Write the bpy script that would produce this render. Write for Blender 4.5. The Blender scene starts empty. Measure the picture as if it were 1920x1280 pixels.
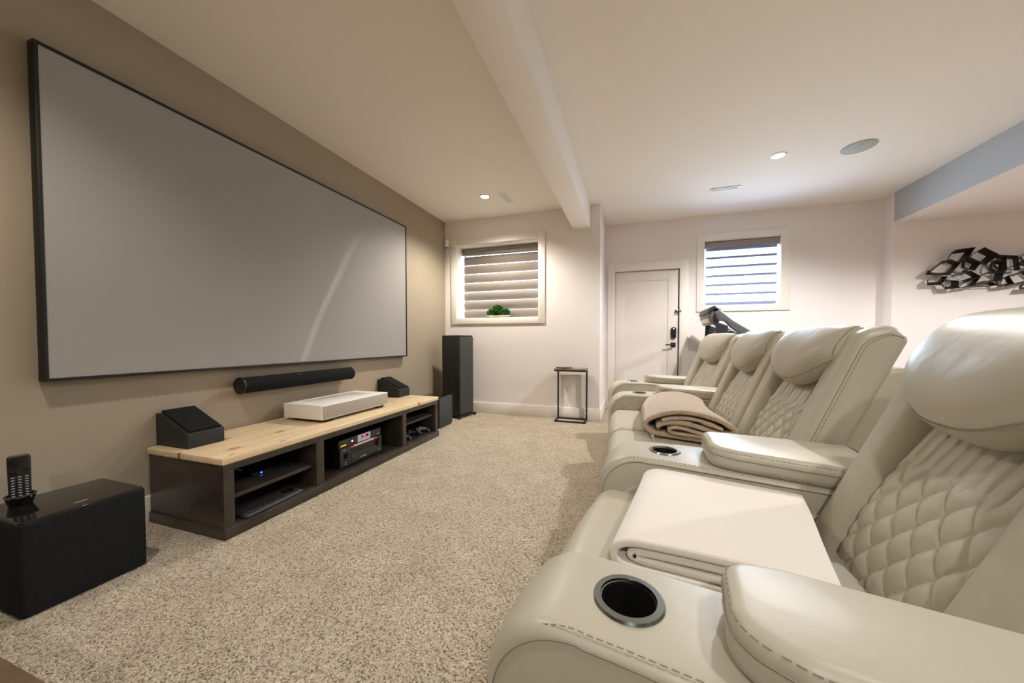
import bpy, bmesh, math, random
from mathutils import Vector, Matrix
R = math.radians
PI = math.pi
random.seed(7)
scene = bpy.context.scene
COL = scene.collection

# ------------------------------------------------------------------ materials
def s2l(c):
    c = c / 255.0
    return c / 12.92 if c <= 0.04045 else ((c + 0.055) / 1.055) ** 2.4

def rgb(c):
    return (s2l(c[0]), s2l(c[1]), s2l(c[2]), 1.0)

def mat(name, col, rough=0.5, metal=0.0, spec=0.5, bump=None, var=None, coat=0.0, sheen=0.0, emit=None, aniso=None, coords='Object'):
    m = bpy.data.materials.new(name); m.use_nodes = True
    nt = m.node_tree; b = nt.nodes['Principled BSDF']
    b.inputs['Base Color'].default_value = rgb(col)
    b.inputs['Roughness'].default_value = rough
    b.inputs['Metallic'].default_value = metal
    b.inputs['Specular IOR Level'].default_value = spec
    b.inputs['Coat Weight'].default_value = coat
    b.inputs['Sheen Weight'].default_value = sheen
    if emit:
        b.inputs['Emission Color'].default_value = rgb(emit[0]); b.inputs['Emission Strength'].default_value = emit[1]
    tc = nt.nodes.new('ShaderNodeTexCoord')
    if var:                                   # (second colour, noise scale, detail, low, high)
        n = nt.nodes.new('ShaderNodeTexNoise'); n.inputs['Scale'].default_value = var[1]; n.inputs['Detail'].default_value = var[2]
        nt.links.new(tc.outputs[coords], n.inputs['Vector'])
        r = nt.nodes.new('ShaderNodeValToRGB')
        r.color_ramp.elements[0].position = var[3]; r.color_ramp.elements[1].position = var[4]
        r.color_ramp.elements[0].color = rgb(var[0]); r.color_ramp.elements[1].color = rgb(col)
        nt.links.new(n.outputs['Fac'], r.inputs['Fac']); nt.links.new(r.outputs['Color'], b.inputs['Base Color'])
    if bump:                                  # list of (scale, strength, distance)
        prev = None
        for sc, st, di in bump:
            n = nt.nodes.new('ShaderNodeTexNoise'); n.inputs['Scale'].default_value = sc; n.inputs['Detail'].default_value = 3
            nt.links.new(tc.outputs[coords], n.inputs['Vector'])
            bp = nt.nodes.new('ShaderNodeBump'); bp.inputs['Strength'].default_value = st; bp.inputs['Distance'].default_value = di
            nt.links.new(n.outputs['Fac'], bp.inputs['Height'])
            if prev: nt.links.new(prev.outputs['Normal'], bp.inputs['Normal'])
            prev = bp
        nt.links.new(prev.outputs['Normal'], b.inputs['Normal'])
    return m

def carpet_mat():
    m = mat('carpet', (190, 168, 136), 0.95, spec=0.1, sheen=0.15)
    nt = m.node_tree; b = nt.nodes['Principled BSDF']
    tc = nt.nodes.new('ShaderNodeTexCoord')
    def noise(sc, det):
        n = nt.nodes.new('ShaderNodeTexNoise'); n.inputs['Scale'].default_value = sc; n.inputs['Detail'].default_value = det
        nt.links.new(tc.outputs['Object'], n.inputs['Vector']); return n
    v = nt.nodes.new('ShaderNodeTexVoronoi'); v.inputs['Scale'].default_value = 190; v.inputs['Randomness'].default_value = 1
    nt.links.new(tc.outputs['Object'], v.inputs['Vector'])
    sep = nt.nodes.new('ShaderNodeSeparateColor'); nt.links.new(v.outputs['Color'], sep.inputs['Color'])
    r = nt.nodes.new('ShaderNodeValToRGB')
    e = r.color_ramp.elements; e[0].position = 0.0; e[0].color = rgb((124, 109, 88)); e[1].position = 1.0; e[1].color = rgb((240, 228, 206))
    k = r.color_ramp.elements.new(0.35); k.color = rgb((205, 189, 164)); k = r.color_ramp.elements.new(0.7); k.color = rgb((221, 206, 181))
    nt.links.new(sep.outputs['Red'], r.inputs['Fac'])
    n2 = noise(5.0, 4); r2 = nt.nodes.new('ShaderNodeValToRGB')
    r2.color_ramp.elements[0].position = 0.3; r2.color_ramp.elements[0].color = (0.83, 0.82, 0.80, 1)
    r2.color_ramp.elements[1].position = 0.7; r2.color_ramp.elements[1].color = (1, 1, 1, 1)
    nt.links.new(n2.outputs['Fac'], r2.inputs['Fac'])
    mx = nt.nodes.new('ShaderNodeMix'); mx.data_type = 'RGBA'; mx.blend_type = 'MULTIPLY'; mx.inputs['Factor'].default_value = 1
    nt.links.new(r.outputs['Color'], mx.inputs['A']); nt.links.new(r2.outputs['Color'], mx.inputs['B'])
    nt.links.new(mx.outputs['Result'], b.inputs['Base Color'])
    n3 = noise(230, 3)
    b1 = nt.nodes.new('ShaderNodeBump'); b1.inputs['Strength'].default_value = 0.8; b1.inputs['Distance'].default_value = 0.008
    nt.links.new(v.outputs['Distance'], b1.inputs['Height']); b1.invert = True
    b2 = nt.nodes.new('ShaderNodeBump'); b2.inputs['Strength'].default_value = 0.7; b2.inputs['Distance'].default_value = 0.008
    nt.links.new(n3.outputs['Fac'], b2.inputs['Height']); nt.links.new(b1.outputs['Normal'], b2.inputs['Normal'])
    nt.links.new(b2.outputs['Normal'], b.inputs['Normal'])
    return m

def pine_mat():
    m = mat('pine', (228, 196, 146), 0.38, spec=0.4, coat=0.15)
    nt = m.node_tree; b = nt.nodes['Principled BSDF']
    tc = nt.nodes.new('ShaderNodeTexCoord')
    mp = nt.nodes.new('ShaderNodeMapping'); mp.inputs['Scale'].default_value = (14, 0.9, 14)
    nt.links.new(tc.outputs['Object'], mp.inputs['Vector'])
    n = nt.nodes.new('ShaderNodeTexNoise'); n.inputs['Scale'].default_value = 2.2; n.inputs['Detail'].default_value = 5; n.inputs['Distortion'].default_value = 0.6
    nt.links.new(mp.outputs['Vector'], n.inputs['Vector'])
    r = nt.nodes.new('ShaderNodeValToRGB')
    r.color_ramp.elements[0].position = 0.28; r.color_ramp.elements[0].color = rgb((212, 182, 140))
    r.color_ramp.elements[1].position = 0.62; r.color_ramp.elements[1].color = rgb((229, 208, 174))
    nt.links.new(n.outputs['Fac'], r.inputs['Fac'])
    last = r.outputs['Color']
    for (x, y, sx, sy, c) in [(0.40, 1.688, .018, .045, (105, 68, 34)), (0.622, 1.539, .012, .03, (120, 78, 40)), (0.40, 2.844, .016, .035, (100, 64, 34)),
                              (0.50, 1.345, .03, .05, (190, 126, 72)), (0.30, 1.20, .016, .014, (140, 88, 48)), (0.25, 1.47, .014, .03, (120, 80, 44)), (0.60, 1.27, .008, .02, (110, 70, 40)), (0.635, 2.92, .02, .02, (176, 118, 74))]:
        sub = nt.nodes.new('ShaderNodeVectorMath'); sub.operation = 'SUBTRACT'; sub.inputs[1].default_value = (x, y, 0.41)
        nt.links.new(tc.outputs['Object'], sub.inputs[0])
        mul = nt.nodes.new('ShaderNodeVectorMath'); mul.operation = 'MULTIPLY'; mul.inputs[1].default_value = (1 / sx, 1 / sy, 1 / 0.2)
        nt.links.new(sub.outputs['Vector'], mul.inputs[0])
        ln = nt.nodes.new('ShaderNodeVectorMath'); ln.operation = 'LENGTH'; nt.links.new(mul.outputs['Vector'], ln.inputs[0])
        rr = nt.nodes.new('ShaderNodeMapRange'); rr.inputs['From Min'].default_value = 0.45; rr.inputs['From Max'].default_value = 1.0
        rr.inputs['To Min'].default_value = 0.9; rr.inputs['To Max'].default_value = 0.0
        nt.links.new(ln.outputs['Value'], rr.inputs['Value'])
        mx = nt.nodes.new('ShaderNodeMix'); mx.data_type = 'RGBA'; nt.links.new(rr.outputs['Result'], mx.inputs['Factor'])
        nt.links.new(last, mx.inputs['A']); mx.inputs['B'].default_value = rgb(c); last = mx.outputs['Result']
    nt.links.new(last, b.inputs['Base Color'])
    return m

def glass_mat():
    m = bpy.data.materials.new('window_glass'); m.use_nodes = True
    nt = m.node_tree; nt.nodes.clear()
    o = nt.nodes.new('ShaderNodeOutputMaterial'); t = nt.nodes.new('ShaderNodeBsdfTransparent'); g = nt.nodes.new('ShaderNodeBsdfGlossy')
    g.inputs['Roughness'].default_value = 0.02; mx = nt.nodes.new('ShaderNodeMixShader'); mx.inputs['Fac'].default_value = 0.06
    nt.links.new(t.outputs[0], mx.inputs[1]); nt.links.new(g.outputs[0], mx.inputs[2]); nt.links.new(mx.outputs[0], o.inputs[0])
    return m

def sheer_mat(name, col, trans):
    m = bpy.data.materials.new(name); m.use_nodes = True
    nt = m.node_tree; nt.nodes.clear()
    o = nt.nodes.new('ShaderNodeOutputMaterial'); d = nt.nodes.new('ShaderNodeBsdfDiffuse'); t = nt.nodes.new('ShaderNodeBsdfTranslucent')
    d.inputs['Color'].default_value = rgb(col); t.inputs['Color'].default_value = rgb(col)
    mx = nt.nodes.new('ShaderNodeMixShader'); mx.inputs['Fac'].default_value = trans
    nt.links.new(d.outputs[0], mx.inputs[1]); nt.links.new(t.outputs[0], mx.inputs[2]); nt.links.new(mx.outputs[0], o.inputs[0])
    return m

def screen_mat():
    m = mat('screen_fabric', (160, 157, 155), 0.75, spec=0.2)
    nt = m.node_tree; b = nt.nodes['Principled BSDF']
    g = nt.nodes.new('ShaderNodeBsdfAnisotropic'); g.inputs['Roughness'].default_value = 0.17; g.inputs['Anisotropy'].default_value = 0.98
    g.inputs['Color'].default_value = (1, 1, 1, 1)
    tg = nt.nodes.new('ShaderNodeTangent'); tg.direction_type = 'UV_MAP'; tg.uv_map = 'UVMap'
    nt.links.new(tg.outputs[0], g.inputs['Tangent'])
    mx = nt.nodes.new('ShaderNodeMixShader'); mx.inputs['Fac'].default_value = 0.006
    out = nt.nodes['Material Output']
    nt.links.new(b.outputs[0], mx.inputs[1]); nt.links.new(g.outputs[0], mx.inputs[2]); nt.links.new(mx.outputs[0], out.inputs[0])
    return m

M = dict(
    wall_tan=mat('taupe_wall_paint', (164, 152, 134), 0.85, spec=0.2, bump=[(160, .05, .002)]),
    wall=mat('off_white_wall_paint', (236, 230, 229), 0.8, spec=0.25, bump=[(160, .05, .002)]),
    ceil=mat('ceiling_paint', (240, 234, 226), 0.9, spec=0.15, bump=[(190, .05, .002)]),
    soffit=mat('blue_grey_soffit_face', (182, 186, 190), 0.8, spec=0.25, bump=[(160, .05, .002)]),
    trim=mat('white_trim_paint', (238, 233, 226), 0.45, spec=0.4),
    door=mat('door_paint', (232, 226, 221), 0.5, spec=0.35),
    carpet=carpet_mat(), pine=pine_mat(), glass=glass_mat(),
    leather=mat('cream_leather', (188, 182, 165), 0.39, spec=0.5, bump=[(420, .10, .0006), (8, .28, .014)]),
    seam=mat('leather_seam', (152, 143, 124), 0.6), stitch=mat('stitch_thread', (156, 147, 129), 0.8),
    dark=mat('espresso_wood', (64, 56, 49), 0.33, spec=0.5, var=((50, 43, 37), 9, 4, .35, .65)),
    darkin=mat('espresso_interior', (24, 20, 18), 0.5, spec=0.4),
    black=mat('black_plastic', (19, 19, 19), 0.38), blackm=mat('matte_black', (24, 25, 25), 0.7, spec=0.3),
    cloth=mat('black_speaker_cloth', (36, 38, 38), 0.95, spec=0.15, bump=[(900, .5, .001)], var=((18, 19, 19), 700, 2, .35, .65)),
    vinyl=mat('black_ash_vinyl', (38, 38, 38), 0.5, spec=0.4, bump=[(300, .15, .001)]),
    grille=mat('charcoal_grille', (72, 74, 74), 0.85, spec=0.2, bump=[(900, .3, .001)]),
    gloss=mat('gloss_black', (22, 21, 19), 0.06, spec=0.6), amp=mat('brushed_black_metal', (58, 57, 54), 0.42, metal=0.3),
    frame=mat('screen_frame', (20, 19, 17), 0.55), screen=screen_mat(),
    projw=mat('projector_white', (236, 233, 226), 0.4), projc=mat('projector_cloth', (168, 160, 152), 0.9, bump=[(700, .4, .001)]),
    projs=mat('projector_light_window', (236, 234, 228), 0.12), bronze=mat('bronze_metal', (64, 54, 46), 0.4, metal=0.6),
    greywood=mat('weathered_table_top', (150, 134, 114), 0.5, var=((112, 98, 82), 14, 4, .35, .65)),
    chrome=mat('brushed_chrome', (160, 170, 172), 0.18, metal=1.0), cup=mat('cup_holder_liner', (14, 14, 14), 0.5, bump=[(500, .3, .001)]),
    blind=sheer_mat('taupe_shade_fabric', (138, 129, 121), 0.012), cass=mat('taupe_cassette', (140, 128, 118), 0.7),
    blindw=sheer_mat('pale_shade_vane', (146, 156, 186), 0.02), cassw=mat('mauve_grey_cassette', (150, 140, 142), 0.7),
    white=mat('white_plastic', (232, 228, 220), 0.4), light=mat('lamp_lens', (255, 250, 240), 0.5, emit=((255, 246, 230), 30)),
    spk=mat('grey_speaker_grille', (176, 178, 178), 0.8, bump=[(1200, .4, .001)]), vent=mat('vent_enamel', (226, 222, 216), 0.5), slot=mat('vent_slot', (120, 112, 106), 0.8),
    leaf=mat('boxwood_leaf', (62, 112, 40), 0.6, spec=0.3, var=((36, 78, 24), 60, 2, .35, .65)), dish=mat('ceramic_dish', (226, 216, 196), 0.4),
    brownb=mat('brown_throw', (190, 170, 147), 0.95, spec=0.1, sheen=0.5, bump=[(350, .4, .003), (25, .25, .008)], var=((172, 150, 127), 30, 3, .35, .65)),
    whiteb=mat('cream_throw', (230, 223, 213), 0.95, spec=0.1, sheen=0.5, bump=[(350, .35, .003), (18, .12, .008)]),
    whitee=mat('cream_throw_edge', (238, 214, 186), 0.95, spec=0.1),
    tread=mat('treadmill_grey', (92, 94, 100), 0.4), treadd=mat('treadmill_dark', (40, 41, 44), 0.45), silver=mat('silver_plastic', (205, 205, 208), 0.3, metal=0.4),
    art=mat('bronze_sculpture', (66, 60, 54), 0.42, metal=0.7), tbl=mat('brown_table', (104, 84, 60), 0.5, var=((84, 66, 46), 8, 4, .3, .7)),
    key=mat('keyboard_keys', (40, 41, 43), 0.5), keyb=mat('keyboard_case', (62, 63, 66), 0.45), mark=mat('pale_markings', (205, 205, 200), 0.5),
    red=mat('red_sticker', (214, 58, 70), 0.5), label=mat('white_sticker', (214, 206, 200), 0.5), amber=mat('amber_mark', (236, 170, 40), 0.5, emit=((236, 170, 40), .3)),
    led=mat('blue_led', (60, 90, 255), 0.5, emit=((40, 70, 255), 12)), redled=mat('red_digits', (255, 40, 60), 0.5, emit=((255, 30, 60), 3)),
    wled=mat('white_led', (255, 255, 255), 0.5, emit=((255, 250, 240), 2)), panel=mat('pale_display', (186, 188, 204), 0.3),
    padg=mat('controller_grey', (104, 104, 106), 0.45), dimglass=mat('dark_display', (30, 27, 24), 0.15),
)

# ------------------------------------------------------------------ mesh builder
class MB:
    def __init__(s): s.v = []; s.f = []; s.m = []
    def add(s, vs, fs, mi=0, T=None):
        o = len(s.v)
        s.v += [tuple(T @ Vector(v)) if T else tuple(v) for v in vs]
        s.f += [tuple(i + o for i in f) for f in fs]; s.m += [mi] * len(fs); return s
    def bm(s, bm, mi=0, T=None):
        bm.verts.index_update()
        s.add([v.co.copy() for v in bm.verts], [[v.index for v in f.verts] for f in bm.faces], mi, T); bm.free(); return s
    def box(s, x0, x1, y0, y1, z0, z1, b=0.0, seg=2, mi=0, T=None):
        bm = bmesh.new(); bmesh.ops.create_cube(bm, size=1)
        for v in bm.verts: v.co = Vector(((x0 + x1) / 2 + v.co.x * (x1 - x0), (y0 + y1) / 2 + v.co.y * (y1 - y0), (z0 + z1) / 2 + v.co.z * (z1 - z0)))
        if b: bmesh.ops.bevel(bm, geom=bm.edges[:], offset=b, segments=seg, affect='EDGES', profile=0.5)
        return s.bm(bm, mi, T)
    def tube(s, pts, r, seg=8, closed=False, mi=0, caps=True, T=None):
        pts = [Vector(p) for p in pts]; n = len(pts); vs = []; fs = []
        rr = r if isinstance(r, (list, tuple)) else [r] * n
        up = None
        for i, p in enumerate(pts):
            a = pts[(i - 1) % n] if (closed or i > 0) else p; b = pts[(i + 1) % n] if (closed or i < n - 1) else p
            t = (b - a).normalized()
            if up is None: up = Vector((0, 0, 1)) if abs(t.z) < .9 else Vector((1, 0, 0))
            u = (up - t * up.dot(t)).normalized(); w = t.cross(u); up = u
            for k in range(seg):
                q = 2 * PI * k / seg; vs.append(p + (u * math.cos(q) + w * math.sin(q)) * rr[i])
        for i in range(n if closed else n - 1):
            j = (i + 1) % n
            for k in range(seg):
                l = (k + 1) % seg; fs.append((i * seg + k, i * seg + l, j * seg + l, j * seg + k))
        if caps and not closed:
            fs.append(tuple(range(seg))); fs.append(tuple((n - 1) * seg + k for k in range(seg)))
        return s.add(vs, fs, mi, T)
    def lathe(s, prof, c=(0, 0, 0), seg=32, sx=1.0, sy=1.0, mi=0, T=None, closed=False):
        vs = []; fs = []; n = len(prof)
        for (r, z) in prof:
            for k in range(seg):
                q = 2 * PI * k / seg; vs.append((c[0] + r * math.cos(q) * sx, c[1] + r * math.sin(q) * sy, c[2] + z))
        for i in range(n if closed else n - 1):
            j = (i + 1) % n
            for k in range(seg):
                l = (k + 1) % seg; fs.append((i * seg + k, i * seg + l, j * seg + l, j * seg + k))
        if not closed: fs.append(tuple(range(seg))); fs.append(tuple((n - 1) * seg + k for k in range(seg)))
        return s.add(vs, fs, mi, T)
    def rprism(s, prof, c0, c1, r, to, n=5, crown=0.0, mid=1, mi=0, T=None):
        """closed outline prof [(a,b)] swept from c0 to c1 with rounded rims; to(a,b,c) -> xyz"""
        N = len(prof); A = sum(prof[i][0] * prof[(i + 1) % N][1] - prof[(i + 1) % N][0] * prof[i][1] for i in range(N))
        sg = 1 if A > 0 else -1; nr = []
        for i in range(N):
            p, q = prof[i - 1], prof[(i + 1) % N]; tx, ty = q[0] - p[0], q[1] - p[1]; L = math.hypot(tx, ty) or 1
            nr.append((sg * ty / L, -sg * tx / L))
        secs = []
        for i in range(n + 1):
            th = i / n * PI / 2; secs.append((c0 + r * (1 - math.cos(th)), r * (1 - math.sin(th))))
        for i in range(1, mid + 1): secs.append((c0 + r + (c1 - c0 - 2 * r) * i / (mid + 1), 0))
        for i in range(n, -1, -1):
            th = i / n * PI / 2; secs.append((c1 - r * (1 - math.cos(th)), r * (1 - math.sin(th))))
        vs = []; fs = []
        for c, ins in secs:
            t = (c - c0) / (c1 - c0); d = -ins + crown * math.sin(PI * t)
            for (a, b), (na, nb) in zip(prof, nr): vs.append(to(a + na * d, b + nb * d, c))
        for i in range(len(secs) - 1):
            for k in range(N):
                l = (k + 1) % N; fs.append((i * N + k, i * N + l, (i + 1) * N + l, (i + 1) * N + k))
        fs.append(tuple(range(N))); fs.append(tuple((len(secs) - 1) * N + k for k in range(N)))
        return s.add(vs, fs, mi, T)
    def grid(s, fn, nu, nv, cu=False, cv=False, mi=0, T=None):
        vs = [fn(i / (nu if cu else nu - 1), j / (nv if cv else nv - 1)) for j in range(nv) for i in range(nu)]; fs = []
        for j in range(nv if cv else nv - 1):
            for i in range(nu if cu else nu - 1):
                a = j * nu + i; b = j * nu + (i + 1) % nu; c = ((j + 1) % nv) * nu + (i + 1) % nu; d = ((j + 1) % nv) * nu + i
                fs.append((a, b, c, d))
        return s.add(vs, fs, mi, T)
    def dashes(s, pts, L=0.008, gap=0.005, r=0.0011, mi=0):
        pts = [Vector(p) for p in pts]; acc = 0.0; step = L + gap; cum = [0.0]
        for a, b in zip(pts, pts[1:]): cum.append(cum[-1] + (b - a).length)
        def at(d):
            for i in range(len(pts) - 1):
                if d <= cum[i + 1]: return pts[i].lerp(pts[i + 1], (d - cum[i]) / max(cum[i + 1] - cum[i], 1e-9))
            return pts[-1]
        d = 0.0
        while d + L < cum[-1]:
            s.tube([at(d), at(d + L)], r, 5, mi=mi); d += step
        return s
    def build(s, name, mats, parent=None, ang=38, loc=None):
        me = bpy.data.meshes.new(name); me.from_pydata(s.v, [], s.f)
        mats = mats if isinstance(mats, (list, tuple)) else [mats]
        for k in mats: me.materials.append(M[k] if isinstance(k, str) else k)
        for p, i in zip(me.polygons, s.m): p.material_index = i
        bm = bmesh.new(); bm.from_mesh(me); bmesh.ops.recalc_face_normals(bm, faces=bm.faces); bm.to_mesh(me); bm.free()
        me.polygons.foreach_set('use_smooth', [True] * len(me.polygons))
        me.set_sharp_from_angle(angle=R(ang)); me.update()
        o = bpy.data.objects.new(name, me); COL.objects.link(o)
        if parent: o.parent = parent
        if loc: o.location = loc
        return o

def fillet(pts, seg=6):
    """closed polygon [(x,y,r)] with rounded corners"""
    out = []; n = len(pts)
    for i in range(n):
        p = Vector(pts[i][:2]); a = Vector(pts[i - 1][:2]); b = Vector(pts[(i + 1) % n][:2]); r = pts[i][2]
        if r <= 0: out.append((p.x, p.y)); continue
        u = (a - p).normalized(); w = (b - p).normalized(); ang = u.angle(w); d = r / math.tan(ang / 2)
        d = min(d, (a - p).length * .49, (b - p).length * .49); rr = d * math.tan(ang / 2)
        c = p + (u + w).normalized() * (rr / math.sin(ang / 2)); s0 = p + u * d - c; s1 = p + w * d - c
        a0 = math.atan2(s0.y, s0.x); a1 = math.atan2(s1.y, s1.x); da = (a1 - a0 + PI) % (2 * PI) - PI
        for k in range(seg + 1):
            q = a0 + da * k / seg; out.append((c.x + rr * math.cos(q), c.y + rr * math.sin(q)))
    return out

def densify(prof, d):
    out = []; n = len(prof)
    for i in range(n):
        a, b = prof[i], prof[(i + 1) % n]; L = math.hypot(b[0] - a[0], b[1] - a[1]); k = max(1, int(L / d))
        for j in range(k): out.append((a[0] + (b[0] - a[0]) * j / k, a[1] + (b[1] - a[1]) * j / k))
    return out

def spline(pts, n=8):
    """Catmull-Rom through open 2D/3D points"""
    P = [Vector(p) for p in pts]; P = [P[0] * 2 - P[1]] + P + [P[-1] * 2 - P[-2]]; out = []
    for i in range(1, len(P) - 2):
        for k in range(n):
            t = k / n; a, b, c, d = P[i - 1], P[i], P[i + 1], P[i + 2]
            out.append(0.5 * (2 * b + (c - a) * t + (2 * a - 5 * b + 4 * c - d) * t * t + (3 * b - a - 3 * c + d) * t ** 3))
    out.append(P[-2]); return out

def XZ(a, b, c): return (a, c, b)          # outline in x-z, swept along y
def XY(a, b, c): return (a, b, c)          # outline in x-y, swept along z
def YZ(a, b, c): return (c, a, b)          # outline in y-z, swept along x

def tag(o, label, cat, group=None, kind=None):
    o['label'] = label; o['category'] = cat
    if group: o['group'] = group
    if kind: o['kind'] = kind
    return o
def thing(name, label, cat, loc=(0, 0, 0), rz=0.0, group=None):
    o = bpy.data.objects.new(name, None); COL.objects.link(o); o.empty_display_size = .1
    o.location = loc; o.rotation_euler = (0, 0, rz); return tag(o, label, cat, group)
def struct(name, mb, m, label=None, cat=None, parent=None):
    o = mb.build(name, m, parent)
    if not parent:
        o['kind'] = 'structure'; o['label'] = label or name.replace('_', ' '); o['category'] = cat or name.split('_')[0]
    return o

# ------------------------------------------------------------------ camera (level of a seated eye, wide lens)
cd = bpy.data.cameras.new('camera'); cam = bpy.data.objects.new('camera', cd); COL.objects.link(cam)
cam.location = (2.6074, 0, 1.0253); cam.rotation_euler = (R(90 - 1.4761), 0, R(18.0455))
cd.sensor_width = 36; cd.lens = 653.707 / 1920 * 36; cd.shift_x = -(972.06 - 960) / 1920; cd.shift_y = (654.84 - 640) / 1920
cd.clip_start = 0.02; scene.camera = cam

# ------------------------------------------------------------------ the room
H = 2.74; YB = 4.5445; Y2 = 5.417; XE = 2.2161; XR = 5.4953; Y3 = 5.2479; HS = 2.4007; YF = -3.0; XW = 9.0
struct('floor', MB().box(-.2, XW + .2, YF - .2, Y2 + .3, -.1, 0), 'carpet', 'beige speckled cut pile carpet floor', 'floor')
struct('ceiling', MB().box(-.2, XW + .2, YF - .2, Y2 + .3, H, H + .1), 'ceil', 'flat off-white painted ceiling', 'ceiling')
struct('ceiling_beam', MB().box(1.8775, 2.0893, YF, YB, 2.4465, H, .002), 'ceil', 'boxed white beam running along the ceiling', 'beam')
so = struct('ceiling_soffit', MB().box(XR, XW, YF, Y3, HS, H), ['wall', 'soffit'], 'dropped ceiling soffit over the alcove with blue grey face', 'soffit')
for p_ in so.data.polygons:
    if p_.normal.x < -.9: p_.material_index = 1  # the face turned left takes a darker, bluer grey than the rest
struct('wall_left', MB().box(-.2, 0, YF, YB + .3, 0, H), 'wall_tan', 'taupe painted wall behind the projection screen', 'wall')

def holed(x0, x1, y0, y1, hx0, hx1, hz0, hz1, more=None):
    m = MB(); m.box(x0, hx0, y0, y1, 0, H).box(hx0, hx1, y0, y1, hz1, H)
    if hz0 > 0: m.box(hx0, hx1, y0, y1, 0, hz0)
    return m
W1 = (0.189, 1.411, 1.340, 2.385); W2 = (3.547, 4.441, 1.507, 2.392); DR = (2.362, 3.243, 2.045)
m = holed(0, XE, YB, YB + .3, *W1); m.box(W1[1], XE, YB, YB + .3, 0, H).box(XE - .3, XE, YB + .3, Y2 + .2, 0, H)
struct('wall_back', m, 'wall', 'off-white end wall with a shaded window', 'wall')
m = MB().box(XE, DR[0], Y2, Y2 + .2, 0, H).box(DR[0], DR[1], Y2, Y2 + .2, DR[2], H).box(DR[1], W2[0], Y2, Y2 + .2, 0, H)
m.box(W2[0], W2[1], Y2, Y2 + .2, 0, W2[2]).box(W2[0], W2[1], Y2, Y2 + .2, W2[3], H).box(W2[1], XR, Y2, Y2 + .2, 0, H)
struct('wall_far', m, 'wall', 'off-white far wall with the door and second window', 'wall')
struct('wall_alcove', MB().box(XR, XW, Y3, Y2 + .2, 0, H), 'wall', 'off-white alcove wall behind the metal sculpture', 'wall')
struct('wall_right', MB().box(XW, XW + .2, YF, Y2 + .2, 0, H), 'wall', 'off-white side wall of the alcove', 'wall')
struct('wall_front', MB().box(-.2, XW + .2, YF - .2, YF, 0, H), 'wall_tan', 'taupe wall opposite the windows', 'wall')
def skirt(x0, x1, y0, y1): return MB().box(x0, x1, y0, y1, 0, .147, .004)
struct('baseboard_left', skirt(0, .016, YF, YB), 'trim', 'white baseboard along the taupe wall', 'baseboard')
struct('baseboard_back', skirt(.016, XE + .016, YB - .016, YB), 'trim', 'white baseboard under the shaded window', 'baseboard')
struct('baseboard_return', skirt(XE, XE + .016, YB, Y2), 'trim', 'white baseboard on the short return wall', 'baseboard')
struct('baseboard_far', skirt(3.358, XR, Y2 - .016, Y2), 'trim', 'white baseboard right of the door', 'baseboard')
struct('baseboard_alcove', skirt(XR, XW, Y3 - .016, Y3), 'trim', 'white baseboard in the alcove', 'baseboard')

def casing(x0, x1, z0, z1, ox0, ox1, oz0, oz1, y, t=.02):
    m = MB(); m.box(ox0, x0, y - t, y, oz0, oz1, .003).box(x1, ox1, y - t, y, oz0, oz1, .003)
    m.box(x0, x1, y - t, y, z1, oz1, .003)
    if oz0 < z0: m.box(x0, x1, y - t, y, oz0, z0, .003)
    return m
def window(name, label, W, O, y, depth):
    x0, x1, z0, z1 = W
    w = struct(name, casing(x0, x1, z0, z1, *O, y), 'trim', label, 'window')
    m = MB().box(x0 - .012, x0 + .006, y, y + depth, z0, z1).box(x1 - .006, x1 + .012, y, y + depth, z0, z1)
    m.box(x0, x1, y, y + depth, z1 - .006, z1 + .012).box(x0, x1, y, y + depth, z0 - .012, z0 + .006)
    m.build('window_sill', 'trim', w)
    f = MB(); yy = y + depth - .03; t = .035
    f.box(x0, x0 + t, yy - .02, yy + .03, z0, z1).box(x1 - t, x1, yy - .02, yy + .03, z0, z1).box(x0, x1, yy - .02, yy + .03, z0, z0 + t).box(x0, x1, yy - .02, yy + .03, z1 - t, z1)
    f.build('window_frame', 'trim', w)
    MB().box(x0 + t, x1 - t, yy, yy + .006, z0 + t, z1 - t).build('window_pane', 'glass', w)
    return w
window('window_1', 'white framed window with closed grey shade beside the tower speaker', W1, (.105, 1.5014, 1.258, 2.469), YB, .28)
window('window_2', 'white framed window with bright open shade right of the door', W2, (3.4552, 4.5481, 1.4233, 2.4804), Y2, .19)

# door with shaker panel
d = struct('door_1', casing(DR[0], DR[1], 0, DR[2], 2.2577, 3.3575, 0, 2.161, Y2), 'trim', 'white single panel door with black lever and keypad lock', 'door')
m = MB(); y0, y1 = Y2 + .03, Y2 + .07; x0, x1 = DR[0] + .004, DR[1] - .014; s = .135
m.box(x0, x0 + s, y0, y1, .01, 2.035, .002).box(x1 - s, x1, y0, y1, .01, 2.035, .002).box(x0 + s, x1 - s, y0, y1, 1.90, 2.035, .002).box(x0 + s, x1 - s, y0, y1, .01, .2, .002)
m.box(x0 + s - .01, x1 - s + .01, y0 + .012, y1 - .01, .15, 1.95)
m.build('door_leaf', 'door', d)
MB().box(DR[1] - .014, DR[1] - .002, Y2 + .045, Y2 + .075, 0, 2.04).box(DR[0], DR[1], Y2 + .09, Y2 + .12, 0, DR[2]).build('door_gap', 'blackm', d)
jm = MB().box(DR[1] - .002, DR[1] + .01, Y2, Y2 + .1, 0, DR[2]).box(DR[0] - .01, DR[0] + .002, Y2, Y2 + .1, 0, DR[2]).box(DR[0], DR[1], Y2, Y2 + .1, DR[2] - .002, DR[2] + .01)
jm.build('door_jamb', 'trim', d)
k = MB().rprism(fillet([(3.135, 1.055, .025), (3.205, 1.055, .025), (3.205, 1.215, .03), (3.135, 1.215, .03)]), y0 - .03, y0, .006, XZ).build('keypad_lock', 'black', d)
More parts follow.
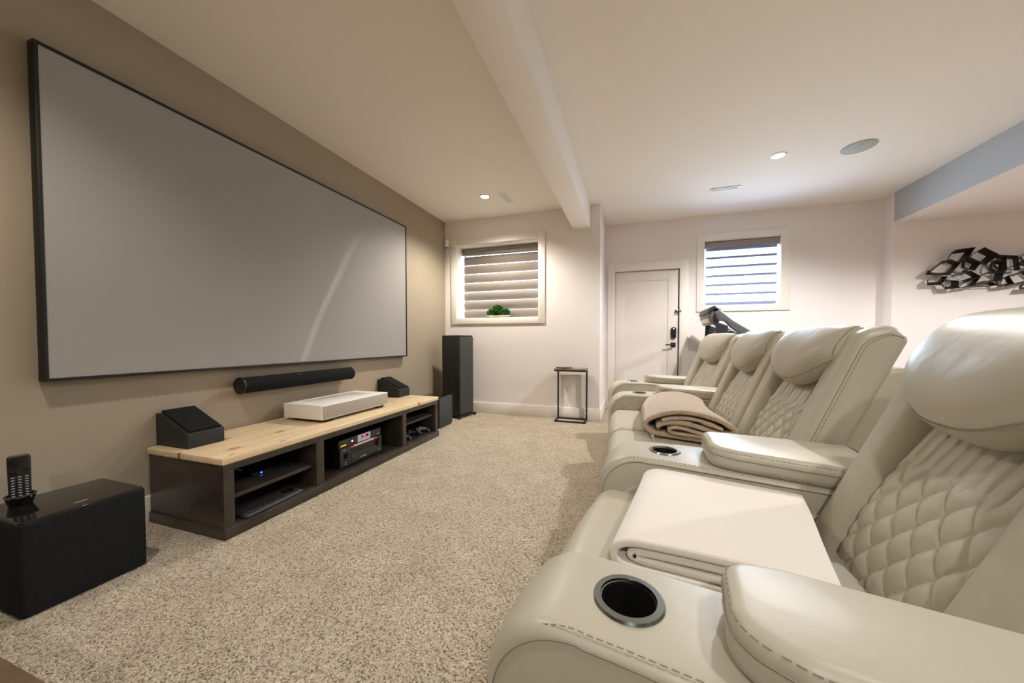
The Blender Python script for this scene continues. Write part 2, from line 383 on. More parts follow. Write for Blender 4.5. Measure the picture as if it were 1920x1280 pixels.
MB().box(3.150, 3.190, y0 - .034, y0 - .029, 1.075, 1.105, .002).build('thumb_turn', 'gloss', k)
MB().tube([(3.170, y0 - .032, 1.192), (3.170, y0 - .029, 1.192)], .007, 12).build('status_light', 'wled', k)
h = MB().box(3.135, 3.20, y0 - .012, y0, .93, .995, .003).build('door_handle', 'black', d)
MB().tube([(3.168, y0, .962), (3.168, y0 - .055, .962)], .011, 12).box(3.06, 3.178, y0 - .062, y0 - .048, .953, .971, .003).build('lever', 'black', h)
MB().box(3.185, 3.23, y0 - .02, y0, 1.425, 1.462, .003).box(3.232, 3.262, Y2 - .03, Y2 - .018, 1.43, 1.457, .003).tube([(3.2, y0 - .02, 1.444), (3.2, Y2 - .035, 1.444), (3.25, Y2 - .035, 1.444)], .005, 8).build('door_guard', 'chrome', d)

# ------------------------------------------------------------------ projection screen
t = thing('projection_screen', 'huge grey projection screen in thin black frame on taupe wall', 'screen', (0, 0.8386, .836))
sy, sz = 3.5405 - .8386, 2.3712 - .836; b = .014
m = MB().box(.008, .062, 0, b, 0, sz, .002).box(.008, .062, sy - b, sy, 0, sz, .002).box(.008, .062, b, sy - b, 0, b, .002).box(.008, .062, b, sy - b, sz - b, sz, .002)
m.build('frame', 'frame', t)
for y in (.3, sy - .5): MB().box(.0, .02, y, y + .2, sz - .3, sz - .1).build('wall_bracket', 'frame', t)
o = MB().box(.02, .055, b - .004, sy - b + .004, b - .004, sz - b + .004).build('screen_surface', 'screen', t)
uv = o.data.uv_layers.new(name='UVMap')
for lp in o.data.loops:
    v = o.data.vertices[lp.vertex_index].co; uv.data[lp.index].uv = (v.y / 3, v.z / 3)

# ------------------------------------------------------------------ media console
C0, C1, CX, CT, CBt = 1.2022, 3.2782, .633, .4229, .3872
con = thing('media_console', 'long low dark console with knotty pine top under the screen', 'tv stand', (0, 0, 0))
MB().box(.02, .636, C0 - .002, C1 + .002, CBt, CT, .006, 3).build('countertop', 'pine', con)['label'] = 'knotty pine countertop'
for nm, a, c in (('side_panel', C0 + .006, C0 + .058), ('side_panel', C1 - .058, C1 - .006), ('divider', 1.76, 1.82), ('divider', 2.67, 2.725)):
    MB().box(.025 if nm == 'side_panel' else .04, .63, a, c, 0.01, CBt, .002).build(nm, 'dark', con)
MB().box(.02, .642, C0, C1, 0, .058, .003).box(.03, .622, C0 + .02, C1 - .02, .02, .062).build('plinth', 'dark', con)
MB().box(.6, .631, C0 + .004, C1 - .004, .35, CBt, .002).build('top_rail', 'dark', con)
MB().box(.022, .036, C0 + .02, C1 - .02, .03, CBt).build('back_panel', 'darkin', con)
MB().box(.03, .60, 1.255, 1.765, .185, .207, .002).build('shelf', 'dark', con)
MB().box(.03, .60, 2.72, 3.225, .228, .248, .002).build('shelf', 'dark', con)
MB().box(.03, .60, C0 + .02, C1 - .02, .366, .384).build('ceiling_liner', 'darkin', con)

# things on and in the console
def wedge(name, label, y0, y1, x0=.006, x1=.28):
    t = thing(name, label, 'speaker', (0, y0, CT), group='upward firing speakers on the console'); w = y1 - y0
    pr = fillet([(x0, 0, .002), (x1, 0, .002), (x1, .083, .004), (x0 + .045, .183, .006), (x0, .183, .004)], 3)
    MB().rprism(pr, 0, w, .003, XZ, 3).build('cabinet', 'vinyl', t)
    u = Vector((x1 - x0 - .045, 0, -.1)).normalized(); n = Vector((.1, 0, x1 - x0 - .045)).normalized(); L = math.hypot(x1 - x0 - .045, .1)
    T = Matrix(((u.x, 0, n.x, x0 + .045), (0, 1, 0, 0), (u.z, 0, n.z, .183), (0, 0, 0, 1)))
    MB().box(-.02, L - .012, .012, w - .012, -.002, .012, .004, T=T).build('grille', 'cloth', t)
wedge('height_speaker', 'black wedge speaker on the near end of the pine console top', 1.250, 1.434)
wedge('height_speaker', 'black wedge speaker on the far end of the pine console top behind the projector', 3.09, 3.272)
t = thing('sound_bar', 'black cylindrical centre speaker mounted on wall under the screen', 'speaker', (.078, 1.655, .717))
MB().lathe([(.0, 0), (.05, 0), (.055, .006), (.055, .974), (.05, .98), (0, .98)], seg=40, T=Matrix.Rotation(-PI / 2, 4, 'X')).build('body', 'cloth', t)
for a, c in ((-.004, .012), (.968, .984)):
    MB().lathe([(.0, a), (.054, a), (.0575, a + .003), (.0575, c - .003), (.054, c), (0, c)], seg=40, T=Matrix.Rotation(-PI / 2, 4, 'X')).build('end_cap', 'black', t)
for y in (.2, .72): MB().box(-.078, -.04, y, y + .06, -.03, .03).build('wall_bracket', 'black', t)
MB().box(.034, .044, .40, .44, .037, .0455, .002).build('badge', 'bronze', t)
t = thing('projector', 'white short throw laser projector on the pine console top', 'projector', (.108, 1.944, CT))
pw = .715; MB().box(0, .372, 0, pw, .022, .128, .004, 3).build('body', 'projw', t)
MB().box(.368, .377, .006, pw - .006, .028, .122, .003).build('front_cloth', 'projc', t)
MB().box(.06, .30, .10, pw - .10, .127, .1295, .001).build('lens_window', 'projs', t)
for y in (.05, pw - .12):
    for x in (.04, .30): MB().box(x, x + .06, y, y + .07, 0, .023, .003).build('foot', 'black', t)
MB().box(.05, .355, .03, pw - .03, .012, .024).build('underside', 'black', t)

t = thing('av_receiver', 'black receiver with two knobs in the middle of the console', 'receiver', (0, 2.03, .062), group=None)
MB().box(.21, .545, 0, .45, .016, .15, .003).build('body', 'black', t)
MB().box(.545, .556, 0, .45, .012, .153, .003).build('front_panel', 'amp', t)
MB().box(.555, .5575, .105, .36, .088, .134).build('display', 'dimglass', t)
MB().box(.555, .559, .108, .444, .016, .083, .001).build('flap', 'amp', t)
for y, z, r in ((.055, .092, .021), (.40, .105, .026)):
    kb = MB().lathe([(0, 0), (r, 0), (r, .02), (r * .92, .024), (0, .024)], T=Matrix.Translation((.555, y, z)) @ Matrix.Rotation(PI / 2, 4, 'Y')).build('knob', 'black', t)
for y in (.05, .40):
    for x in (.26, .5): MB().lathe([(0, 0), (.02, 0), (.022, .016), (0, .016)], (x, y, 0), 16).build('foot', 'black', t)
sp = MB().box(.5565, .558, .10, .385, .1375, .152, 0, mi=0).box(.5566, .5585, .10, .135, .1375, .1522, 0, mi=1).box(.5566, .5585, .35, .385, .1375, .1522, 0, mi=1)
for i in range(9): sp.box(.558, .5585, .15 + i * .021, .157 + i * .021, .143, .146, mi=2)
sp.build('sticker_strip', ['label', 'red', 'slot'], t)
for q in ((.559, .5595, .20, .225, .036, .039), (.559, .5595, .228, .262, .034, .040), (.5588, .5595, .40, .43, .037, .0395), (.5555, .5568, .03, .055, .135, .138)): MB().box(*q).build('marking', 'mark', t)
for z in (.042, .026): MB().tube([(.556, .05, z), (.559, .05, z)], .004, 10).build('socket', 'mark', t)
t = thing('disc_player', 'slim black player with pale display stacked on the receiver', 'media player', (0, 2.02, .2155))
MB().box(.23, .545, 0, .45, .006, .06, .002).build('body', 'black', t)
MB().box(.545, .553, 0, .45, .004, .061, .002).build('front_panel', 'amp', t)
MB().box(.552, .556, .185, .325, .004, .061, .001).build('display', 'panel', t)
MB().box(.555, .557, .225, .30, .030, .050).build('digit_window', 'black', t)
MB().box(.5568, .5576, .238, .272, .034, .046).build('red_digits', 'redled', t)
MB().box(.552, .5537, .018, .07, .014, .024).build('amber_mark', 'amber', t)
MB().tube([(.552, .13, .033), (.555, .13, .033)], .006, 12).build('power_light', 'wled', t)
MB().box(.552, .5535, .405, .43, .016, .022).build('marking', 'mark', t)
for y in (.05, .40): MB().box(.26, .5, y - .015, y + .015, 0, .007).build('foot', 'black', t)
t = thing('media_box', 'small black box with blue light on the console shelf', 'media box', (.34, 1.475, .207))
MB().box(0, .11, 0, .11, .001, .02, .003).build('body', 'blackm', t); MB().box(.109, .1115, .048, .056, .006, .012).build('blue_light', 'led', t)
MB().tube(spline([(0, .03, .012), (-.08, .0, .03), (-.14, -.06, .05), (-.26, -.08, .04), (-.30, -.06, .02)]), .003, 6).build('cable', 'white', t)
# keyboard
t = thing('keyboard', 'black wireless keyboard with round touchpad lying in the console bottom', 'keyboard', (.565, 1.49, .0625), R(3))
MB().rprism(fillet([(-.065, -.18, .012), (.065, -.18, .012), (.065, .18, .012), (-.065, .18, .012)]), 0, .014, .004, XY, 3).build('case', 'keyb', t)
kk = MB()
for r_ in range(5):
    for c_ in range(13): kk.box(-.055 + r_ * .022, -.037 + r_ * .022, -.172 + c_ * .0195, -.156 + c_ * .0195, .013, .018, .0015, 1)
kk.build('keys', 'key', t)
MB().lathe([(0, 0), (.036, 0), (.036, .004), (.031, .005), (0, .0045)], (-.012, .132, .0135), 32).build('touchpad', 'black', t)
MB().box(.045, .049, .15, .165, .0138, .0146).build('marking', 'mark', t)
# game controllers
def controller(label, loc, rz, m_):
    t = thing('game_controller', label, 'game controller', loc, rz, 'controllers in the far console bay'); t.scale = (.88, .88, .88)
    def body(u, v):
        q = 2 * PI * u; w = v * 2 - 1; hw = .078
        th = max(0.02, (1 - abs(w) ** 4)) ** .5; x = w * hw
        drop = .045 * abs(w) ** 2.2
        return (x, math.cos(q) * .030 * th - drop + .012, .028 + math.sin(q) * .022 * th + .010 * (1 - abs(w)))
    MB().grid(body, 20, 25, cu=True).build('shell', m_, t)
    for sx in (-1, 1):
        MB().tube(spline([(sx * .055, .0, .03), (sx * .07, -.035, .025), (sx * .066, -.075, .016)]), [.02 - .006 * i / 16 for i in range(17)], 12).build('grip', m_, t)
        MB().lathe([(0, 0), (.006, 0), (.006, .010), (.010, .013), (.009, .016), (0, .015)], (sx * .026, -.008, .058), 14).build('thumb_stick', 'black', t)
    for q in ((-.05, -.035, .012, .027), (.036, .05, .008, .024)): MB().box(*q, .05, .056, .002).build('button_pad', 'mark' if m_ == 'padg' else 'key', t)
    MB().box(-.008, .008, .01, .02, .056, .06, .002).build('logo', 'wled', t)
controller('grey game controller leaning nearest the divider in the far console bay', (.50, 2.82, .063), R(84), 'padg')
controller('black game controller in the middle of the far console bay', (.49, 2.98, .063), R(80), 'blackm')
controller('grey game controller farthest along the far console bay', (.50, 3.145, .063), R(76), 'padg')
t = thing('set_top_box', 'dark box with two pale stripes on the far console shelf', 'media box', (.25, 2.755, .248))
MB().box(0, .26, 0, .14, 0, .085, .004).build('body', 'blackm', t); MB().box(.259, .262, .03, .042, .01, .075).box(.259, .262, .055, .067, .01, .075).build('stripe', 'keyb', t)

# ------------------------------------------------------------------ subwoofers, tower, remote
t = thing('subwoofer', 'large black cloth covered subwoofer with glossy top near camera', 'subwoofer', (.163, .620, 0))
MB().rprism(fillet([(0, 0, .02), (.342, 0, .02), (.342, .352, .02), (0, .352, .02)]), .005, .352, .008, XY).build('cabinet', 'cloth', t)
MB().rprism(fillet([(.004, .004, .02), (.338, .004, .02), (.338, .348, .02), (.004, .348, .02)]), .349, .36, .004, XY).build('top_panel', 'gloss', t)
lg = MB()
for i, (a, w) in enumerate(((0, .007), (.0085, .004), (.014, .005), (.0205, .006), (.028, .004), (.033, .003))): lg.box(.276, .281, .158 + a, .158 + a + w, .36, .3604)
lg.build('logo', 'mark', t)
for x in (.05, .29):
    for y in (.05, .30): MB().lathe([(0, 0), (.02, 0), (.02, .008), (0, .008)], (x, y, 0), 14).build('foot', 'black', t)
t = thing('remote_dock', 'round black charging dock on the near subwoofer', 'dock', (.25, .705, .36))
MB().lathe([(0, 0), (.028, 0), (.031, .004), (.039, .034), (.0395, .038), (.035, .038), (.030, .014), (0, .012)], seg=40).build('bowl', 'gloss', t)
MB().lathe([(.035, .0375), (.0405, .0375), (.0405, .041), (.035, .041)], seg=40, closed=True).build('rim', 'grille', t)
t = thing('remote_control', 'black button remote standing in the charging dock', 'remote', (.246, .706, .374), R(-14))
T = Matrix.Rotation(R(-7), 4, 'Y')
def Rm(mb, nm, m_, par): 
    mb.v = [tuple(T @ Vector(v)) for v in mb.v]; return mb.build(nm, m_, par)
Rm(MB().rprism(fillet([(-.027, 0, .008), (.027, 0, .008), (.029, .185, .012), (-.029, .185, .012)]), -.009, .011, .006, YZ), 'body', 'black', t)
Rm(MB().box(.0105, .012, -.024, .024, .105, .175, .001), 'screen', 'gloss', t)
bt = MB(); mk = MB()
for r_ in range(8):
    for c_ in range(3):
        y = (c_ - 1) * .0165; z = .096 - r_ * .0105
        bt.box(.0105, .0135, y - .0065, y + .0065, z - .0035, z + .0035, .001, 1); mk.box(.0134, .0139, y - .0035, y + .0035, z - .001, z + .0012)
Rm(bt, 'button_pad', 'key', t); Rm(mk, 'markings', 'mark', t)
t = thing('subwoofer', 'smaller black subwoofer cube past the far end of the console', 'subwoofer', (.20, 3.515, 0))
MB().box(0, .296, 0, .315, .01, .36, .006, 3).build('cabinet', 'vinyl', t); MB().box(.294, .304, .008, .307, .016, .354, .004).build('grille', 'grille', t)
MB().box(.002, .294, .002, .313, .358, .364, .002).build('top_panel', 'gloss', t)
for x in (.04, .25):
    for y in (.04, .27): MB().lathe([(0, 0), (.018, 0), (.018, .011), (0, .011)], (x, y, 0), 12).build('foot', 'black', t)
t = thing('tower_speaker', 'tall black floorstanding speaker in the corner under the window', 'speaker', (.473, 4.067, 0), R(-11))
MB().box(-.29, -.012, 0, .30, .04, 1.086, .004).build('cabinet', 'vinyl', t)
MB().box(-.013, .008, .008, .292, .05, 1.072, .006, 3).build('grille', 'grille', t)
MB().box(-.288, -.004, .002, .298, 1.084, 1.092, .002).build('top_cap', 'gloss', t)
MB().box(-.29, .012, -.004, .304, .024, .042, .003).build('plinth', 'black', t)
for x in (-.27, .01):
    for y in (-.015, .315): MB().box(x - .022, x + .022, y - .022, y + .022, .012, .036, .006).lathe([(0, 0), (.012, 0), (.016, .014), (0, .014)], (x, y, 0), 12).build('foot', 'black', t)

# ------------------------------------------------------------------ small pieces by the end wall
t = thing('end_table', 'bronze framed c shaped side table against the end wall', 'side table', (1.68, 4.30, 0))
w, dp = .39, .215; r_ = .011
MB().box(0, w, 0, .02, 0, .02, .002).box(0, w, dp - .02, dp, 0, .02, .002).box(0, .02, 0, dp, 0, .02, .002).box(w - .02, w, 0, dp, 0, .02, .002).build('base_frame', 'bronze', t)
for x in (0, w - .02): MB().box(x, x + .02, dp - .02, dp, .018, .655, .002).build('post', 'bronze', t)
MB().box(0, w, 0, .018, .638, .655, .002).box(0, .018, 0, dp, .638, .655, .002).box(w - .018, w, 0, dp, .638, .655, .002).box(0, w, dp - .018, dp, .638, .655, .002).build('top_frame', 'bronze', t)
MB().box(-.004, w + .004, -.004, dp, .654, .672, .003).build('table_top', 'greywood', t)
t = thing('tablet', 'thin dark tablet lying on the bronze side table', 'tablet', (1.69, 4.34, .672))
MB().rprism(fillet([(0, 0, .008), (.19, 0, .008), (.19, .12, .008), (0, .12, .008)]), 0, .013, .003, XY).build('case', 'bronze', t); MB().box(.01, .18, .01, .11, .0125, .0135).build('display', 'gloss', t)
t = thing('motion_sensor', 'small white motion sensor high in the wall corner', 'sensor', (.018, YB - .02, 2.378))
MB().rprism(fillet([(-.016, -.02, .01), (.028, -.04, .015), (.055, -.02, .01), (.055, .019, .002), (-.016, .019, .002)]), 0, .098, .008, XY).build('housing', 'white', t)
MB().box(.012, .035, -.036, -.026, .02, .05, .003).build('lens', 'projw', t)
MB().box(.020, .028, -.035, -.028, .06, .066).build('indicator', 'slot', t)
# planter
t = thing('planter', 'white boat shaped dish with three green topiary balls on window ledge', 'plant', (.81, YB + .062, W1[2] + .006))
MB().lathe([(0, 0), (.09, .0), (.15, .012), (.185, .03), (.18, .032), (.14, .018), (0, .014)], seg=40, sy=.36).build('dish', 'dish', t)
def ball(x, r, cz, n):
    m = MB(); rnd = random.Random(int(r * 1e4 + x * 100))
    m.lathe([(r * .8 * math.sin(PI * i / 12) + 1e-4, -r * .8 * math.cos(PI * i / 12)) for i in range(13)], (x, 0, cz), 20)
    for i in range(n):
        z = 1 - 2 * (i + .5) / n; q = i * 2.39996; p = Vector((math.sqrt(1 - z * z) * math.cos(q), math.sqrt(1 - z * z) * math.sin(q), z))
        u = p.cross(Vector((0.3, .2, 1))).normalized(); w_ = p.cross(u); q2 = rnd.random() * 6.28; u2 = u * math.cos(q2) + w_ * math.sin(q2); w2 = p.cross(u2)
        c = Vector((x, 0, cz)) + p * r * (.76 + .1 * rnd.random()); L = r * (.22 + .14 * rnd.random()); tip = c + p * L + u2 * L * .6
        m.add([c - w2 * .008, c + w2 * .008, tip + w2 * .004, tip - w2 * .004, c + p * L * .5 + u2 * L * .25 + w2 * .011, c + p * L * .5 + u2 * L * .25 - w2 * .011], [(0, 1, 4, 5), (5, 4, 2, 3)])
    m.build('topiary_ball', 'leaf', t)
ball(-.01, .082, .088, 420); ball(-.115, .055, .064, 240); ball(.108, .058, .066, 240)

# shades
def shade(name, label, x0, x1, zt, zb, y, closed, cm, vm):
    t = thing(name, label, 'window blind', ((x0 + x1) / 2, y, zb)); hw = (x1 - x0) / 2; hh = zt - zb
    pr = fillet([(-.045, hh - .095, .012), (.03, hh - .095, .004), (.03, hh, .004), (-.045, hh, .03)], 5)
    MB().rprism([(b_, a_) for a_, b_ in [(q[1], q[0]) for q in pr]], -hw, hw, .002, YZ, 2).build('cassette', cm, t)
    hv = hw - .022; top = hh - .10
    if closed:
        n = 7; p = top / n
        for i in range(n):
            z0_ = i * p; pts = []
            for k in range(13):
                f = k / 12; pts.append((-.030 * math.sin(PI * f ** 1.35) + .012 * f - .012 * (1 - f), z0_ - .003 + (p + .002) * f))
            o_ = pts + [(a + .004, b_) for a, b_ in reversed(pts)]
            MB().rprism(o_, -hv, hv, .0005, YZ, 1).build('vane', vm, t)
    else:
        n = 6; p = (top - .02) / n
        for i in range(n):
            z = .03 + i * p
            pts = [(-.03 + .06 * k / 8, z + .010 * math.sin(PI * k / 8) + .006 * (k / 8)) for k in range(9)]
            o_ = pts + [(a, b_ - .026) for a, b_ in reversed(pts)]
            MB().rprism(o_, -hv, hv, .0005, YZ, 1).build('vane', vm, t)
        MB().box(-hv, hv, -.03, .03, top - .03, top + .005, .004).build('fascia_fold', vm, t)
    MB().box(-hv, hv, -.012, .012, 0, .02, .005).build('bottom_rail', cm if closed else vm, t)
    for s_ in (-1, 1): MB().tube([(s_ * hv * .8, .0, .01), (s_ * hv * .8, 0, hh - .05)], .0015, 6).build('lift_cord', 'white', t)
shade('window_blind', 'grey layered shade closed over the window above the tower speaker', W1[0] + .014, W1[1] - .006, W1[3] - .015, W1[2] + .012, YB + .19, True, 'cass', 'blind')
shade('window_blind', 'bright open slatted shade in the window right of the door', W2[0] + .006, W2[1] - .006, W2[3] - .006, W2[2] + .010, Y2 + .05, False, 'cassw', 'blindw')

# ------------------------------------------------------------------ ceiling fittings and their light
LP = []
def downlight(x, y, z, label, watts, col=(1, .935, .86), size=126, blend=.35):
    t = thing('ceiling_light', label, 'ceiling light', (x, y, z), group='recessed ceiling lights')
    MB().lathe([(.047, -.001), (.062, -.001), (.064, -.004), (.060, -.006), (.050, -.007), (.047, -.004)], seg=40, closed=True).build('trim_ring', 'white', t)
    MB().lathe([(0, -.004), (.048, -.004), (.048, -.001), (0, -.001)], seg=32).build('lens', 'light', t)
    ld = bpy.data.lights.new('downlight', 'SPOT'); ld.energy = watts; ld.color = col; ld.spot_size = R(size); ld.spot_blend = blend; ld.shadow_soft_size = .045
    lo = bpy.data.objects.new('downlight', ld); COL.objects.link(lo); lo.parent = t; lo.location = (0, 0, -.055)
WARM = (1, .93, .82); NEUT = (1, .975, .955)
downlight(.926, 3.868, H, 'recessed ceiling light left of the beam', 94, WARM, 142, .7)
downlight(3.886, 3.863, H, 'recessed ceiling light right of the beam near round speaker', 112, NEUT, 150, .6)
downlight(.926, .40, H, 'recessed ceiling light over the near end of the screen wall', 42, WARM, 128, .8)
downlight(3.886, .40, H, 'recessed ceiling light over the nearest recliner', 38, NEUT, 140)
downlight(2.95, -1.6, H, 'added unseen ceiling light behind the camera', 62, NEUT, 140)  # made-up lamp out of view, fills the near end of the row
downlight(6.35, 2.9, HS, 'recessed light in the alcove soffit before the sculpture', 105, NEUT, 168, .4)
t = thing('ceiling_speaker', 'round grey in-ceiling speaker grille beside the right ceiling light', 'speaker', (4.503, 3.916, H))
MB().lathe([(0, -.006), (.112, -.006), (.116, -.004), (.116, 0), (0, 0)], seg=48).build('grille', 'spk', t); MB().lathe([(.116, -.001), (.120, -.001), (.120, -.006), (.116, -.006)], seg=48, closed=True).build('rim', 'spk', t)
def vent(label, x0, x1, y0, y1, along):
    t = thing('ceiling_vent', label, 'vent', ((x0 + x1) / 2, (y0 + y1) / 2, H), group='ceiling air vents'); a, c = (x1 - x0) / 2, (y1 - y0) / 2
    MB().box(-a, a, -c, c, -.008, 0, .003).build('frame', 'vent', t)
    sl = MB(); n = 14
    for i in range(n):
        f = -1 + 2 * (i + .5) / n
        if along == 'x': sl.box(f * (a - .02) - .004, f * (a - .02) + .004, -c * .6, c * .6, -.0095, -.0075)
        else: sl.box(-a * .6, a * .6, f * (c - .02) - .004, f * (c - .02) + .004, -.0095, -.0075)
    sl.build('louvres', 'slot' if along == 'x' else 'vent', t)
vent('small white ceiling vent just right of the left ceiling light', 1.10, 1.20, 3.85, 4.13, 'y')
vent('white slotted ceiling vent in front of the bright window', 3.435, 3.737, 4.465, 4.545, 'x')

# ------------------------------------------------------------------ recliners
A_ = R(24.5); SA, CA = math.sin(A_), math.cos(A_); XB, ZB = .692, .45
def BK(s, n, v): return (XB + s * SA - n * CA, v, ZB + s * CA + n * SA)      # back frame: s up the recline, n forward, v along the row
SH = .30                                     # half seat width
def quilt(v, s):
    dv, ds = .074, .102
    p = v / dv + s / ds; q = v / dv - s / ds
    dia = (abs(math.sin(PI * p)) * abs(math.sin(PI * q))) ** .30
    flu = abs(math.sin(PI * (v / (dv / 2) + .0))) ** .30
    k = min(1, max(0, (s - .30) / .03)); return dia * (1 - k) + flu * k * .7
def build_recliner(t, hw, f=.0):
    to = lambda a, b, c: (a, c, b)
    # seat: rolled front with leg rest, then the cushion behind a crease
    fr = densify(fillet([(f + .05, .09, .03), (.235, .09, .01), (.245, .487, .035), (f + .022, .490, .085), (f + .004, .36, .12)], 8), .03)
    leg = MB().rprism(fr, -hw + .006, hw - .006, .035, to, 6, crown=.012, mid=9).build('leg_rest', 'leather', t)
    cu = densify(fillet([(.238, .30, .02), (.76, .27, .02), (.76, .462, .03), (.238, .490, .035)], 8), .03)
    MB().rprism(cu, -hw + .006, hw - .006, .035, to, 6, crown=.012, mid=9).build('seat', 'leather', t)
    MB().box(.07, .95, -hw + .01, hw - .01, .02, .30, .02).build('base', 'leather', t)
    # back: two bolsters, core, quilted centre, head cushion, rear shell
    bk = MB()
    for sg in (-1, 1):
        pr = densify(fillet([(-.06, .03, .02), (.64, .052, .07), (.705, -.03, .05), (.68, -.09, .03), (-.06, -.09, .02)], 8), .03)
        a, c = (sg * hw, sg * (hw - .128)) if sg < 0 else (sg * (hw - .128), sg * hw)
        b = MB().rprism(pr, a, c, .030, BK_, 6, crown=.008, mid=5).build('bolster', 'leather', t)
        st = MB(); ln = [BK_(s_, .030 + .028 * (s_ / .6), sg * (hw - .0015)) for s_ in [i * .62 / 30 - .05 for i in range(31)]]
        ln = [BK_(-.05 + .65 * i / 30, .012 + .020 * i / 30, sg * (hw - .001)) for i in range(31)] + [BK_(.638, .012, sg * (hw - .001)), BK_(.668, -.02, sg * (hw - .001)), BK_(.674, -.06, sg * (hw - .002))]
        st.tube(ln, .0016, 5, mi=0)
        ln2 = [(p[0] - .010 * CA * -1, p[1] + sg * .0015, p[2] - .010 * SA) for p in ln]
        st.dashes(ln2, .009, .006, .0014, mi=1); st.build('stitching', ['seam', 'stitch'], b)
    pr = densify(fillet([(-.06, -.02, .02), (.635, -.02, .05), (.635, -.11, .04), (-.06, -.12, .02)], 6), .05)
    MB().rprism(pr, -(hw - .12), hw - .12, .01, BK_, 3).build('back_core', 'leather', t)
    qw = hw - .124
    def qf(u, w):
        v = (u * 2 - 1) * qw; s = -.06 + w * .50
        edge = min(1, (1 - abs(u * 2 - 1)) * 12)
        return BK_(s, -.006 + .018 * math.sin(PI * min(1, max(0, (s + .05) / .45))) + .0135 * quilt(v, s) * edge, v)
    MB().grid(qf, 120, 150).build('quilted_panel', 'leather', t, ang=70)
    # head cushion
    hh = hw - .060
    def hf(u, w):
        q = 2 * PI * u; x = w * 2 - 1; th = max(.10, (1 - abs(x) ** 5)) ** .5
        sb = .400 + .14 * abs(x) ** 2.6; stp = .684 - .012 * abs(x) ** 4
        c_ = .5 - .5 * math.cos(q); sn = math.sin(q)
        if sn >= 0: n = .028 + (abs(sn) ** .68) * .090 * th * (1.16 - .42 * c_)
        else: n = .028 - (abs(sn) ** .8) * .075 * (1.0 if c_ > .3 else c_ / .3 * .9 + .1) * th
        return BK_(sb + c_ * (stp - sb), n, x * hh)
    hd = MB().grid(hf, 40, 49, cu=True)
    hd.f.append(tuple(range(40))); hd.f.append(tuple(48 * 40 + i for i in range(40))); hd.m += [0, 0]
    hd = hd.build('headrest', 'leather', t, ang=60)
    st = MB()
    rim = []
    for i in range(61):
        x = -0.96 + 1.92 * i / 60; p = Vector(hf(.062, x * .5 + .5)); rim.append(p + Vector((-.0012, 0, -.0008)))
    st.tube(rim, .0016, 5)
    for sg in (-1, 1):
        side = []
        for i in range(25):
            q = PI * (.18 + .80 * i / 24); p = hf(q / (2 * PI), .5 + sg * .475); p = Vector(p) + Vector((-.002, sg * .001, .001)); side.append(p)
        st.tube(side, .0016, 5); st.dashes([p + Vector((0, -sg * .009, 0.001)) for p in side], .008, .006, .0013, mi=1)
    st.build('seam_piping', ['seam', 'stitch'], hd)
    pr = densify(fillet([(-.25, -.08, .01), (.55, -.085, .02), (.585, -.13, .04), (.56, -.205, .05), (-.30, -.20, .02)], 6), .05)
    sh = MB().rprism(pr, -hw + .012, hw - .012, .018, BK_, 5, crown=.006, mid=5).build('back_shell', 'leather', t)
    MB().box(.80, 1.02, -hw + .02, hw - .02, .05, .42, .03).build('rear_skirt', 'leather', t)
def BK_(a, b, c): return BK(a, b, c)

